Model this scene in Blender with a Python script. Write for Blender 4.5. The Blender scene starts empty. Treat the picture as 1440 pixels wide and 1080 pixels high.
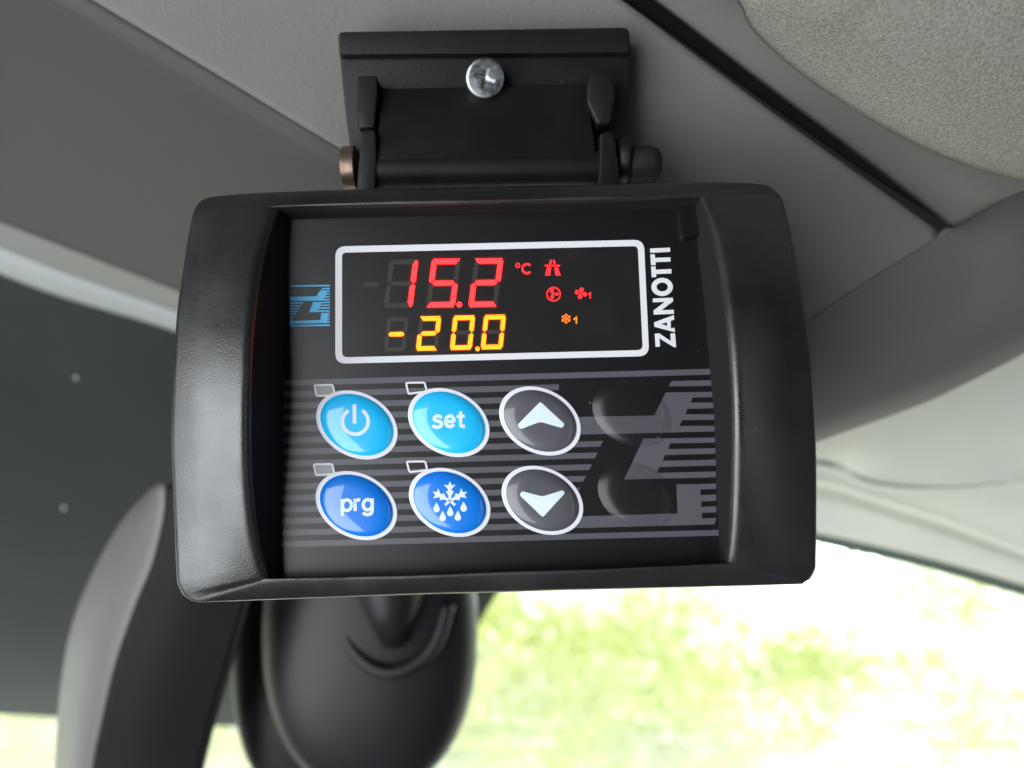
import bpy, bmesh, math, random
import numpy as np
from mathutils import Vector, Matrix
random.seed(7)
rng = np.random.default_rng(7)
S = bpy.context.scene
COL = S.collection

# ------------------------------------------------------------------ camera
FPX = 1100.0                       # focal length in pixels of the 1440 px wide photograph
PITCH = math.radians(12)
CX = Vector((1, 0, 0))
CF = Vector((0, math.cos(PITCH), math.sin(PITCH)))
CU = Vector((0, -math.sin(PITCH), math.cos(PITCH)))
cam_d = bpy.data.cameras.new('camera')
cam = bpy.data.objects.new('camera', cam_d)
COL.objects.link(cam)
cam.location = (0, 0, 0)
cam.rotation_euler = (math.radians(90) + PITCH, 0, 0)
cam_d.sensor_width = 36
cam_d.lens = 36 * FPX / 1440
cam_d.clip_start = 0.01
cam_d.clip_end = 400
cam_d.dof.use_dof = True
cam_d.dof.focus_distance = 0.181
cam_d.dof.aperture_fstop = 8.5
S.camera = cam

# ------------------------------------------------------------------ light
w = bpy.data.worlds.new('World')
S.world = w
w.use_nodes = True
bg = w.node_tree.nodes['Background']
bg.inputs[0].default_value = (0.93, 0.97, 1.0, 1)
bg.inputs[1].default_value = 9.0

def area(name, loc, target, sx, sy, power, color):
    l = bpy.data.lights.new(name, 'AREA')
    l.shape = 'RECTANGLE'; l.size = sx; l.size_y = sy; l.energy = power; l.color = color
    o = bpy.data.objects.new(name, l); COL.objects.link(o)
    o.location = loc
    d = Vector(target) - Vector(loc)
    o.rotation_euler = d.to_track_quat('-Z', 'Y').to_euler()
    return o
area('left_window_light', (-0.86, -0.62, -0.56), (0, 0.18, -0.50), 1.4, 1.6, 40, (0.93, 0.97, 1.0))

S.view_settings.view_transform = 'Standard'
S.view_settings.look = 'None'
S.view_settings.exposure = 0.0
S.view_settings.gamma = 1.0
S.view_settings.use_curve_mapping = False
S.cycles.use_denoising = True
S.cycles.denoiser = 'OPENIMAGEDENOISE'
S.cycles.max_bounces = 8
S.cycles.sample_clamp_indirect = 6.0

# ------------------------------------------------------------------ helpers
def P(px, py, d):
    """a point in front of the lens, d metres along the view axis"""
    return CF * d + CX * ((px - 720) / FPX * d) + CU * ((540 - py) / FPX * d)

# device frame: u right, v up, w out of the face towards the viewer (metres)
ROLL, TILT = math.radians(1.45), math.radians(6.3)
EU = (CX * math.cos(ROLL) + CU * math.sin(ROLL)).normalized()
up0 = (CU * math.cos(ROLL) - CX * math.sin(ROLL)).normalized()
EV = (up0 * math.cos(TILT) + CF * math.sin(TILT)).normalized()
EW = EU.cross(EV).normalized()
O0 = P(700, 555, 0.183)
DEV = Matrix((EU, EV, EW)).transposed().to_4x4()
DEV.translation = O0

def L(px, py, wmm=0.0):
    """device-local point on the plane w (mm) seen at a photograph pixel"""
    w_ = wmm * 0.001
    ray = P(px, py, 1.0)
    t = (O0 + EW * w_).dot(EW) / ray.dot(EW)
    q = ray * t - O0
    return Vector((q.dot(EU), q.dot(EV), w_))

def srgb(r, g, b):
    f = lambda c: (c / 255 / 12.92) if c / 255 <= 0.04045 else ((c / 255 + 0.055) / 1.055) ** 2.4
    return (f(r), f(g), f(b))

def mat(name, base, rough=0.5, spec=0.5, bump=None, coat=0.0, metal=0.0, emit=None, rough_var=None, col_var=None, coat_rough=0.05, ior=1.5, dust=None):
    m = bpy.data.materials.new(name); m.use_nodes = True
    nt = m.node_tree; b = nt.nodes['Principled BSDF']
    b.inputs['Base Color'].default_value = (*base, 1)
    b.inputs['Roughness'].default_value = rough
    b.inputs['Specular IOR Level'].default_value = spec
    b.inputs['Coat Weight'].default_value = coat
    b.inputs['IOR'].default_value = ior
    b.inputs['Coat Roughness'].default_value = coat_rough
    b.inputs['Metallic'].default_value = metal
    tc = nt.nodes.new('ShaderNodeTexCoord')
    if emit:
        b.inputs['Emission Color'].default_value = (*emit[0], 1)
        b.inputs['Emission Strength'].default_value = emit[1]
    if bump:
        prev = None
        for sc, dist in bump:
            n = nt.nodes.new('ShaderNodeTexNoise'); n.inputs['Scale'].default_value = sc
            n.inputs['Detail'].default_value = 3
            nt.links.new(tc.outputs['Object'], n.inputs['Vector'])
            bp = nt.nodes.new('ShaderNodeBump'); bp.inputs['Strength'].default_value = 1
            bp.inputs['Distance'].default_value = dist
            nt.links.new(n.outputs['Fac'], bp.inputs['Height'])
            if prev: nt.links.new(prev.outputs['Normal'], bp.inputs['Normal'])
            prev = bp
        nt.links.new(prev.outputs['Normal'], b.inputs['Normal'])
    if rough_var:
        sc, lo, hi = rough_var
        n = nt.nodes.new('ShaderNodeTexNoise'); n.inputs['Scale'].default_value = sc
        n.inputs['Detail'].default_value = 6; n.inputs['Roughness'].default_value = 0.6
        nt.links.new(tc.outputs['Object'], n.inputs['Vector'])
        r = nt.nodes.new('ShaderNodeMapRange')
        r.inputs[1].default_value = 0.35; r.inputs[2].default_value = 0.65
        r.inputs[3].default_value = lo; r.inputs[4].default_value = hi
        nt.links.new(n.outputs['Fac'], r.inputs[0]); nt.links.new(r.outputs[0], b.inputs['Roughness'])
    if dust:
        sc, thr, dcol = dust
        vo = nt.nodes.new('ShaderNodeTexVoronoi'); vo.inputs['Scale'].default_value = sc
        nt.links.new(tc.outputs['Object'], vo.inputs['Vector'])
        n2 = nt.nodes.new('ShaderNodeTexNoise'); n2.inputs['Scale'].default_value = sc * 0.23
        nt.links.new(tc.outputs['Object'], n2.inputs['Vector'])
        th = nt.nodes.new('ShaderNodeMapRange'); th.inputs[1].default_value = 0.5; th.inputs[2].default_value = 0.75
        th.inputs[3].default_value = 0.0; th.inputs[4].default_value = thr
        nt.links.new(n2.outputs['Fac'], th.inputs[0])
        lt_ = nt.nodes.new('ShaderNodeMath'); lt_.operation = 'LESS_THAN'
        nt.links.new(vo.outputs['Distance'], lt_.inputs[0]); nt.links.new(th.outputs[0], lt_.inputs[1])
    if col_var or dust:
        col_var = col_var or (10, base, 0.4, 0.6)
        sc, c2, lo, hi = col_var
        n = nt.nodes.new('ShaderNodeTexNoise'); n.inputs['Scale'].default_value = sc
        n.inputs['Detail'].default_value = 5
        nt.links.new(tc.outputs['Object'], n.inputs['Vector'])
        r = nt.nodes.new('ShaderNodeMapRange')
        r.inputs[1].default_value = lo; r.inputs[2].default_value = hi
        nt.links.new(n.outputs['Fac'], r.inputs[0])
        mx = nt.nodes.new('ShaderNodeMix'); mx.data_type = 'RGBA'
        mx.inputs[6].default_value = (*base, 1); mx.inputs[7].default_value = (*c2, 1)
        nt.links.new(r.outputs[0], mx.inputs[0]); nt.links.new(mx.outputs[2], b.inputs['Base Color'])
        if dust:
            m3 = nt.nodes.new('ShaderNodeMix'); m3.data_type = 'RGBA'; m3.inputs[7].default_value = (*dcol, 1)
            nt.links.new(mx.outputs[2], m3.inputs[6]); nt.links.new(lt_.outputs[0], m3.inputs[0]); nt.links.new(m3.outputs[2], b.inputs['Base Color'])
    return m

def link(name, me, m=None, parent=None, smooth=True):
    o = bpy.data.objects.new(name, me); COL.objects.link(o)
    if m: me.materials.append(m)
    if smooth: me.shade_smooth()
    if parent: o.parent = parent
    return o

def tag(o, label=None, cat=None, group=None, kind=None):
    if label: o['label'] = label
    if cat: o['category'] = cat
    if group: o['group'] = group
    if kind: o['kind'] = kind
    return o

def meshdata(name, verts, faces):
    me = bpy.data.meshes.new(name)
    me.from_pydata([tuple(v) for v in verts], [], faces)
    bm = bmesh.new(); bm.from_mesh(me)
    bmesh.ops.recalc_face_normals(bm, faces=bm.faces)
    bm.to_mesh(me); bm.free(); me.update()
    return me

def smoothmod(o, deg=35):
    m = o.modifiers.new('edges', 'EDGE_SPLIT'); m.split_angle = math.radians(deg)

def bevelmod(o, width, seg=3, deg=35):
    m = o.modifiers.new('bevel', 'BEVEL'); m.width = width; m.segments = seg
    m.limit_method = 'ANGLE'; m.angle_limit = math.radians(deg)
    m.harden_normals = False
    return m

class MB:
    """collects shapes, then links them as ONE mesh object"""
    def __init__(s): s.v = []; s.f = []
    def add(s, verts, faces):
        k = len(s.v); s.v += [Vector(p) for p in verts]; s.f += [tuple(i + k for i in f) for f in faces]
    def build(s, name, m, parent=None, smooth=True):
        return link(name, meshdata(name, s.v, s.f), m, parent, smooth)
    # prism of a pixel-traced outline between planes w0 and w1 (mm)
    def prism(s, pts, w0, w1, holes=None, scale_top=None):
        n = len(pts)
        a = [L(x, y, w1) for x, y in pts]
        b = [Vector((p.x, p.y, w0 * 0.001)) for p in a]
        bm = bmesh.new()
        loops = [a] + [[L(x, y, w1) for x, y in h] for h in (holes or [])]
        edges = []
        for lp in loops:
            vs = [bm.verts.new(p) for p in lp]
            edges += [bm.edges.new((vs[i], vs[(i + 1) % len(vs)])) for i in range(len(vs))]
        bmesh.ops.triangle_fill(bm, use_beauty=True, use_dissolve=False, edges=edges)
        if w0 != w1:
            r = bmesh.ops.extrude_face_region(bm, geom=bm.faces[:])
            for e in r['geom']:
                if isinstance(e, bmesh.types.BMVert): e.co.z = w0 * 0.001
        bm.verts.index_update()
        s.add([v.co.copy() for v in bm.verts], [[v.index for v in f.verts] for f in bm.faces])
        bm.free()
    def stroke(s, pts, width, w0, w1, closed=False):
        """constant-width line through pixel points"""
        out1, out2 = [], []
        n = len(pts)
        for i in range(n):
            p = Vector(pts[i])
            if closed: a, b = Vector(pts[i - 1]), Vector(pts[(i + 1) % n])
            else: a, b = Vector(pts[max(i - 1, 0)]), Vector(pts[min(i + 1, n - 1)])
            d1 = (p - a).normalized() if (p - a).length > 1e-6 else (b - p).normalized()
            d2 = (b - p).normalized() if (b - p).length > 1e-6 else d1
            t = (d1 + d2)
            t = t.normalized() if t.length > 1e-6 else d1
            nn = Vector((-t.y, t.x)); k = width / 2 / max(0.45, nn.dot(Vector((-d1.y, d1.x))))
            out1.append(p + nn * k); out2.append(p - nn * k)
        if closed: s.prism(out1, w0, w1, holes=[out2])
        else: s.prism(out1 + out2[::-1], w0, w1)

def drape(mb, f, maxlen=0.0006):
    """subdivide a builder's mesh and lift its points by f(u, v)"""
    bm = bmesh.new()
    vs = [bm.verts.new(p) for p in mb.v]
    for q in mb.f:
        try: bm.faces.new([vs[i] for i in q])
        except ValueError: pass
    bmesh.ops.triangulate(bm, faces=bm.faces[:])
    for _ in range(5):
        es = [e for e in bm.edges if e.calc_length() > maxlen]
        if not es: break
        bmesh.ops.subdivide_edges(bm, edges=es, cuts=1)
        bmesh.ops.triangulate(bm, faces=bm.faces[:])
    for v in bm.verts: v.co.z += f(v.co.x, v.co.y)
    bm.verts.index_update()
    mb.v = [v.co.copy() for v in bm.verts]; mb.f = [tuple(v.index for v in q.verts) for q in bm.faces]
    bm.free()
    return mb

def cr(pts, n):
    """Catmull-Rom curve through tuples, resampled to n+1 points"""
    p = np.array(pts, float)
    if len(p) == 2: return [tuple(p[0] + (p[1] - p[0]) * i / n) for i in range(n + 1)]
    q = np.vstack([2 * p[0] - p[1], p, 2 * p[-1] - p[-2]])
    out = []
    for i in range(1, len(q) - 2):
        for k in range(24):
            t = k / 24
            out.append(0.5 * ((2 * q[i]) + (-q[i - 1] + q[i + 1]) * t + (2 * q[i - 1] - 5 * q[i] + 4 * q[i + 1] - q[i + 2]) * t * t
                              + (-q[i - 1] + 3 * q[i] - 3 * q[i + 1] + q[i + 2]) * t ** 3))
    out.append(p[-1]); out = np.array(out)
    s = np.concatenate([[0], np.cumsum(np.linalg.norm(np.diff(out, axis=0), axis=1))])
    tt = np.linspace(0, s[-1], n + 1)
    return [tuple(np.interp(t, s, out[:, c]) for c in range(p.shape[1])) for t in tt]

def circ(cx, cy, r, n=32, a0=0, a1=360, ry=None):
    ry = r if ry is None else ry
    full = abs(a1 - a0) >= 360
    k = n if full else n + 1
    return [(cx + r * math.cos(math.radians(a0 + (a1 - a0) * i / n)), cy + ry * math.sin(math.radians(a0 + (a1 - a0) * i / n))) for i in range(k)]

def roundpoly(pts, r, n=6):
    out = []
    m = len(pts)
    rr = r if isinstance(r, (list, tuple)) else [r] * m
    for i in range(m):
        p = Vector(pts[i]); a = Vector(pts[i - 1]); b = Vector(pts[(i + 1) % m])
        ra = min(rr[i], (a - p).length * 0.49, (b - p).length * 0.49)
        p0 = p + (a - p).normalized() * ra; p1 = p + (b - p).normalized() * ra
        for k in range(n + 1):
            t = k / n
            out.append(tuple(p0 * (1 - t) ** 2 + p * 2 * t * (1 - t) + p1 * t * t))
    return out

def patch(rows, nu, nv):
    """smooth surface through rows of points given as (px, py, depth)"""
    g = [cr(r, nu) for r in rows]
    cols = [cr([g[j][i] for j in range(len(g))], nv) for i in range(nu + 1)]
    verts = [P(*cols[i][j]) for j in range(nv + 1) for i in range(nu + 1)]
    faces = [(j * (nu + 1) + i, j * (nu + 1) + i + 1, (j + 1) * (nu + 1) + i + 1, (j + 1) * (nu + 1) + i) for j in range(nv) for i in range(nu)]
    return verts, faces

def solid(o, t):
    """thickness away from the viewer"""
    me = o.data
    bm = bmesh.new(); bm.from_mesh(me)
    bm.normal_update()
    s = sum((f.normal.dot(f.calc_center_median()) * f.calc_area() for f in bm.faces))
    if s > 0: bmesh.ops.reverse_faces(bm, faces=bm.faces)
    bm.to_mesh(me); bm.free()
    m = o.modifiers.new('thickness', 'SOLIDIFY'); m.thickness = t; m.offset = -1
    return o

# ------------------------------------------------------------------ materials
M = {}
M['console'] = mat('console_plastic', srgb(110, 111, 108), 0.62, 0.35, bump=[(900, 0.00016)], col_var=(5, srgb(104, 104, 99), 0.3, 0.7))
M['underside'] = mat('console_underside_shaded', srgb(62, 61, 60), 0.6, 0.35, bump=[(900, 0.0001)])  # console plastic with the shade of the underside put into its colour
M['corner'] = mat('console_corner_lit', srgb(97, 96, 95), 0.6, 0.35, bump=[(900, 0.0001)])  # same plastic as the underside, brighter light on it painted into the colour
M['flap'] = mat('trim_plastic', srgb(108, 108, 104), 0.6, 0.35, bump=[(800, 0.00012)])
M['felt'] = mat('felt_lining', srgb(146, 146, 137), 0.95, 0.1, bump=[(1700, 0.00045), (3800, 0.0003)], col_var=(1600, srgb(126, 125, 114), 0.38, 0.62))
M['cream'] = mat('cream_cloth', srgb(216, 217, 204), 0.9, 0.15, bump=[(1500, 0.0001)], col_var=(22, srgb(208, 210, 199), 0.3, 0.7))
M['seam'] = mat('seam_cloth', srgb(120, 120, 102), 0.9, 0.1)
M['gap'] = mat('dark_gap', (0.014, 0.014, 0.014), 0.9, 0.1)
M['rubber'] = mat('rubber_seal', srgb(88, 100, 92), 0.7, 0.3)
M['strip'] = mat('pale_trim', srgb(146, 150, 149), 0.5, 0.4)
M['greystrip'] = mat('grey_trim', srgb(118, 118, 115), 0.6, 0.4)
M['frit'] = mat('black_ceramic_band', srgb(36, 41, 40), 0.6, 0.3, col_var=(9, srgb(29, 34, 33), 0.35, 0.65))
M['fleck'] = mat('pale_fleck', srgb(220, 230, 228), 0.8)
M['casing'] = mat('black_textured_plastic', (0.008, 0.008, 0.0085), 0.34, 1.0, ior=1.5, bump=[(2600, 0.00005), (90, 0.00012)], rough_var=(75, 0.26, 0.40), col_var=(45, (0.016, 0.016, 0.017), 0.45, 0.7), dust=(420, 0.09, (0.12, 0.12, 0.12)))
M['bracket'] = mat('bracket_plastic', (0.0065, 0.0065, 0.007), 0.45, 0.25, bump=[(1500, 0.00005)], col_var=(70, (0.011, 0.011, 0.011), 0.4, 0.7), dust=(350, 0.10, (0.08, 0.08, 0.08)))
M['recess'] = mat('matt_recess_plastic', (0.010, 0.010, 0.0105), 0.8, 0.25)
M['face'] = mat('printed_black_film', (0.0035, 0.0035, 0.0038), 0.36, 0.5, coat=0.15, bump=[(120, 0.00003)], coat_rough=0.25, dust=(300, 0.07, (0.15, 0.15, 0.15)))
M['stripe'] = mat('grey_print', srgb(84, 83, 90), 0.4, 0.5, coat=0.3, coat_rough=0.25)
M['white'] = mat('white_print', srgb(222, 222, 226), 0.45, 0.4)
M['window'] = mat('display_window', (0.012, 0.012, 0.0125), 0.3, 0.45, col_var=(90, (0.019, 0.015, 0.0145), 0.4, 0.7))
M['ghost'] = mat('unlit_segment', srgb(54, 50, 48), 0.4, 0.4)
M['red'] = mat('lit_red_segment', (0.05, 0.01, 0.01), 0.5, emit=((1.0, 0.011, 0.013), 6.0))
M['reddim'] = mat('lit_red_symbol', (0.05, 0.01, 0.01), 0.5, emit=((1.0, 0.010, 0.014), 3.5))
M['amber'] = mat('lit_amber_segment', (0.05, 0.04, 0.01), 0.5, emit=((1.0, 0.15, 0.001), 5.0))
M['amberdim'] = mat('lit_amber_symbol', (0.05, 0.04, 0.01), 0.5, emit=((1.0, 0.12, 0.008), 3.2))
M['redhalo'] = mat('red_painted_halo', (0.13, 0.004, 0.005), 0.5, 0.3)  # red base colour imitates the glow spreading round lit segments
M['amberhalo'] = mat('amber_painted_halo', (0.10, 0.03, 0.003), 0.5, 0.3)  # amber version of the painted glow
M['logo'] = mat('light_blue_print', srgb(96, 190, 240), 0.5, 0.4)
M['cyan'] = mat('light_blue_dome', srgb(25, 192, 255), 0.35, 0.5, coat=1.0, coat_rough=0.02)
M['blue'] = mat('deep_blue_dome', srgb(0, 122, 228), 0.35, 0.5, coat=1.0, coat_rough=0.02)
M['grey'] = mat('grey_dome', srgb(84, 83, 90), 0.4, 0.5, coat=0.6, coat_rough=0.05)
M['ring'] = mat('white_ring_dome', srgb(228, 228, 240), 0.35, 0.5, coat=0.6, coat_rough=0.05)
M['icon'] = mat('white_icon', srgb(222, 236, 246), 0.4, 0.5, coat=0.4)
M['lampgrey'] = mat('indicator_lens', srgb(150, 148, 150), 0.4)
M['zinc'] = mat('zinc_steel', (0.36, 0.38, 0.40), 0.28, metal=1.0, rough_var=(300, 0.22, 0.42))
M['brass'] = mat('bronze_bolt', (0.30, 0.22, 0.17), 0.38, metal=0.9, bump=[(500, 0.0001)])
M['knob'] = mat('rubber_knob', (0.012, 0.012, 0.011), 0.7, 0.35, bump=[(700, 0.0003)])
M['mirror'] = mat('mirror_plastic', (0.011, 0.011, 0.013), 0.45, 0.35)
M['strap'] = mat('strap_plastic', (0.008, 0.008, 0.0076), 0.6, 0.18)
M['straplit'] = mat('strap_plastic_lit_side', (0.13, 0.128, 0.125), 0.45, 0.5)  # same black plastic, painted paler for the light falling on this side
M['lining'] = mat('cab_lining', (0.05, 0.05, 0.048), 0.9)
M['ground'] = mat('pale_gravel', (0.36, 0.35, 0.32), 0.95, col_var=(1.5, (0.16, 0.2, 0.09), 0.45, 0.6))
M['bark'] = mat('bark', (0.12, 0.10, 0.08), 0.9)

def schlick(nt):
    lw = nt.nodes.new('ShaderNodeLayerWeight'); lw.inputs[0].default_value = 0.5
    p = nt.nodes.new('ShaderNodeMath'); p.operation = 'POWER'; p.inputs[1].default_value = 4.0
    q = nt.nodes.new('ShaderNodeMath'); q.operation = 'MULTIPLY_ADD'; q.inputs[1].default_value = 0.9; q.inputs[2].default_value = 0.04
    nt.links.new(lw.outputs['Facing'], p.inputs[0]); nt.links.new(p.outputs[0], q.inputs[0])
    return q
# thin, slightly green glass
g = bpy.data.materials.new('windscreen_glass'); g.use_nodes = True
nt = g.node_tree; nt.nodes.clear()
out = nt.nodes.new('ShaderNodeOutputMaterial'); mx = nt.nodes.new('ShaderNodeMixShader')
tr = nt.nodes.new('ShaderNodeBsdfTransparent'); tr.inputs[0].default_value = (0.93, 0.97, 0.93, 1)
gl = nt.nodes.new('ShaderNodeBsdfGlossy'); gl.inputs['Roughness'].default_value = 0.0
fr = schlick(nt)
nt.links.new(fr.outputs[0], mx.inputs[0]); nt.links.new(tr.outputs[0], mx.inputs[1]); nt.links.new(gl.outputs[0], mx.inputs[2])
nt.links.new(mx.outputs[0], out.inputs[0]); M['glass'] = g
# clear swelling in the film over an unused key
g = bpy.data.materials.new('clear_film_swelling'); g.use_nodes = True
nt = g.node_tree; nt.nodes.clear()
out = nt.nodes.new('ShaderNodeOutputMaterial'); mx = nt.nodes.new('ShaderNodeMixShader')
tr = nt.nodes.new('ShaderNodeBsdfTransparent'); tr.inputs[0].default_value = (0.95, 0.95, 0.95, 1)
gl = nt.nodes.new('ShaderNodeBsdfGlossy'); gl.inputs['Roughness'].default_value = 0.28
fr = schlick(nt)
nt.links.new(fr.outputs[0], mx.inputs[0]); nt.links.new(tr.outputs[0], mx.inputs[1]); nt.links.new(gl.outputs[0], mx.inputs[2])
nt.links.new(mx.outputs[0], out.inputs[0]); M['swell'] = g
# leaves
g = bpy.data.materials.new('leaf_green'); g.use_nodes = True
nt = g.node_tree; nt.nodes.clear()
out = nt.nodes.new('ShaderNodeOutputMaterial'); mx = nt.nodes.new('ShaderNodeMixShader'); mx.inputs[0].default_value = 0.5
df = nt.nodes.new('ShaderNodeBsdfDiffuse'); tl = nt.nodes.new('ShaderNodeBsdfTranslucent')
tc = nt.nodes.new('ShaderNodeTexCoord'); no = nt.nodes.new('ShaderNodeTexNoise'); no.inputs['Scale'].default_value = 0.9
no.inputs['Detail'].default_value = 4
ra = nt.nodes.new('ShaderNodeValToRGB')
ra.color_ramp.elements[0].position = 0.38; ra.color_ramp.elements[0].color = (0.19, 0.205, 0.06, 1)
ra.color_ramp.elements[1].position = 0.62; ra.color_ramp.elements[1].color = (0.31, 0.33, 0.13, 1)
nt.links.new(tc.outputs['Object'], no.inputs['Vector']); nt.links.new(no.outputs['Fac'], ra.inputs[0])
nt.links.new(ra.outputs[0], df.inputs[0]); nt.links.new(ra.outputs[0], tl.inputs[0])
nt.links.new(df.outputs[0], mx.inputs[1]); nt.links.new(tl.outputs[0], mx.inputs[2]); nt.links.new(mx.outputs[0], out.inputs[0])
M['leaf'] = g

# ================================================================== SETTING
# ground outside
gm = MB(); gm.add([(-150, 1.5, -2.3), (150, 1.5, -2.3), (150, 200, -2.3), (-150, 200, -2.3)], [(0, 1, 2, 3)])
tag(gm.build('ground', M['ground'], smooth=False), kind='structure')

# cab shell round the camera: roof, rear wall, floor, side walls
sh = MB()
def box(mb, x0, x1, y0, y1, z0, z1):
    v = [(x, y, z) for x in (x0, x1) for y in (y0, y1) for z in (z0, z1)]
    mb.add(v, [(0, 1, 3, 2), (4, 6, 7, 5), (0, 4, 5, 1), (2, 3, 7, 6), (0, 2, 6, 4), (1, 5, 7, 3)])
box(sh, -1.6, 1.2, -1.4, 0.75, 0.42, 0.46)
box(sh, -1.6, 1.2, -1.44, -1.4, -1.5, 0.46)
box(sh, -1.64, -1.6, -1.44, 0.9, -1.5, 0.46)
box(sh, 1.2, 1.24, -1.34, 0.9, -1.5, 0.46)
box(sh, -1.6, 1.2, -1.4, 0.9, -1.54, -1.5)
box(sh, -1.6, 1.2, 0.9, 0.94, -1.54, -0.75)
tag(sh.build('cab_shell', M['lining'], smooth=False), kind='structure')

# ------------------------------------------------------------------ overhead console
con = bpy.data.objects.new('overhead_console', None); COL.objects.link(con)
tag(con, 'grey plastic overhead console the black bracket is screwed to, creased and curving away below', 'console')
AB = [(-260, -240, 0.205), (-40, -105, 0.208), (130, 0, 0.213), (480, 210, 0.224), (700, 340, 0.232), (1050, 535, 0.248)]
rowsA = [[(-40, -105, 0.208), (740, -100, 0.203)],
         [(130, 0, 0.213), (500, 0, 0.2135), (874, 0, 0.209)],
         [(320, 114, 0.219), (700, 114, 0.2205), (1026, 114, 0.2165)],
         [(480, 210, 0.224), (800, 210, 0.226), (1158, 210, 0.224)],
         [(700, 340, 0.232), (1000, 340, 0.236), (1318, 324, 0.236)],
         ]
v, f = patch(rowsA, 40, 60)
mb = MB(); mb.add(v, f)
v, f = patch([rowsA[-1], [(1050, 537, 0.248), (1135, 457, 0.2448), (1318, 333, 0.2368)]], 40, 20); mb.add(v, f)
ff = mb.build('front_face', M['console'], con)
bm = bmesh.new(); bm.from_mesh(ff.data); bmesh.ops.remove_doubles(bm, verts=bm.verts, dist=3e-5)
bmesh.ops.recalc_face_normals(bm, faces=bm.faces); bm.to_mesh(ff.data); bm.free(); solid(ff, 0.004)
rowsB = [AB,
         [(-268, -232, 0.2064), (-50, -94, 0.2097), (119, 11, 0.2149), (470, 221, 0.2261), (690, 351, 0.2341), (1040, 545, 0.2501)],
         [(-280, -205, 0.2125), (-66, -68, 0.216), (102, 34, 0.221), (452, 240, 0.232), (675, 368, 0.240), (1030, 556, 0.256)],
         [(-300, -60, 0.27), (-120, 60, 0.27), (40, 130, 0.275), (350, 280, 0.28), (620, 400, 0.285), (985, 580, 0.30)],
         [(-420, 130, 0.36), (-120, 265, 0.365), (0, 313, 0.37), (250, 410, 0.375), (550, 530, 0.38), (900, 690, 0.39)]]
v, f = patch(rowsB, 60, 30)
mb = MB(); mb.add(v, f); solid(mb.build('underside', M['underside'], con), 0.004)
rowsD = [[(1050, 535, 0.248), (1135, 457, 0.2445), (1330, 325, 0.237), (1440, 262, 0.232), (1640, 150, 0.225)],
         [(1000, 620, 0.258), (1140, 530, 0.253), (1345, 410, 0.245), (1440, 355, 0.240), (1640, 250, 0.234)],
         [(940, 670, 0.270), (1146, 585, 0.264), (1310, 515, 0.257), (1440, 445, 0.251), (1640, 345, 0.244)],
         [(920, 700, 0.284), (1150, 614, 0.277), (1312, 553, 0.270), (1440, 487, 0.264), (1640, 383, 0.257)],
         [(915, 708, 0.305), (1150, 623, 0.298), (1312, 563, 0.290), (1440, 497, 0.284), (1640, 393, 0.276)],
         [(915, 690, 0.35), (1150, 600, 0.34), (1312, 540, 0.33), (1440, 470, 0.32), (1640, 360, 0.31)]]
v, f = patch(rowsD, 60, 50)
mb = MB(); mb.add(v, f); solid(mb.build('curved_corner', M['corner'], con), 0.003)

# dark slot between console and the trim flap, and the flap itself
slot = MB()
rows = [[(700, -125, 0.215), (880, -1, 0.2195), (1173, 208, 0.233), (1345, 322, 0.244)],
        [(745, -140, 0.215), (918, -14, 0.2195), (1195, 188, 0.233), (1375, 316, 0.244)]]
v, f = patch(rows, 30, 3); slot.add(v, f)
solid(slot.build('shadow_gap', M['gap'], con), 0.002)
fl = bpy.data.objects.new('roof_trim', None); COL.objects.link(fl)
tag(fl, 'smooth grey trim flap with a pointed corner between the console slot and rough headliner', 'trim panel')
rowsE = [[(738, -130, 0.2055), (912, -5, 0.209), (1065, 112, 0.2155), (1190, 206, 0.222), (1322, 308, 0.232), (1332, 321, 0.2335)],
         [(744, -132, 0.202), (919, -8, 0.2055), (1073, 108, 0.212), (1198, 201, 0.2185), (1332, 306, 0.2285), (1350, 318, 0.231)],
         [(850, -110, 0.192), (1010, -4, 0.196), (1240, 175, 0.208), (1390, 270, 0.215), (1440, 268, 0.218)],
         [(960, -90, 0.183), (1075, -2, 0.186), (1300, 150, 0.196), (1480, 220, 0.20), (1640, 190, 0.205)]]
v, f = patch(rowsE, 50, 24)
mb = MB(); mb.add(v, f); solid(mb.build('trim_flap', M['flap'], fl), 0.0015)
mb = MB()
v, f = patch([[(1325, 332, 0.2395), (1440, 272, 0.2345), (1640, 165, 0.2265)], [(1333, 316, 0.239), (1440, 256, 0.234), (1640, 150, 0.226)]], 20, 2)
mb.add(v, f); solid(mb.build('lower_gap', M['gap'], fl), 0.001)

# headliner
hl = MB()
rowsF = [[(900, -160, 0.178), (1030, -8, 0.180), (1060, 45, 0.182), (1150, 122, 0.186), (1300, 210, 0.191), (1440, 256, 0.195), (1640, 290, 0.20)],
         [(905, -165, 0.172), (1045, -14, 0.172), (1085, 28, 0.174), (1170, 98, 0.178), (1310, 182, 0.182), (1440, 228, 0.186), (1640, 262, 0.19)],
         [(1000, -170, 0.160), (1180, -20, 0.160), (1230, 10, 0.161), (1290, 50, 0.163), (1380, 90, 0.165), (1480, 120, 0.167), (1640, 150, 0.17)],
         [(1200, -190, 0.148), (1400, -120, 0.147), (1450, -90, 0.147), (1500, -60, 0.147), (1560, -40, 0.148), (1640, -20, 0.149), (1720, 0, 0.15)]]
v, f = patch(rowsF, 60, 40); hl.add(v, f)
o = solid(hl.build('headliner', M['felt']), 0.004)
tag(o, kind='structure')

# ------------------------------------------------------------------ sun visor / header pad, seal, windscreen
def inv(px, py): return 2.27 + 0.000159 * px - 0.001616 * (py - 380)
def G(px, py, off=0.0): return P(px, py, 1 / inv(px, py) - off)

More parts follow.
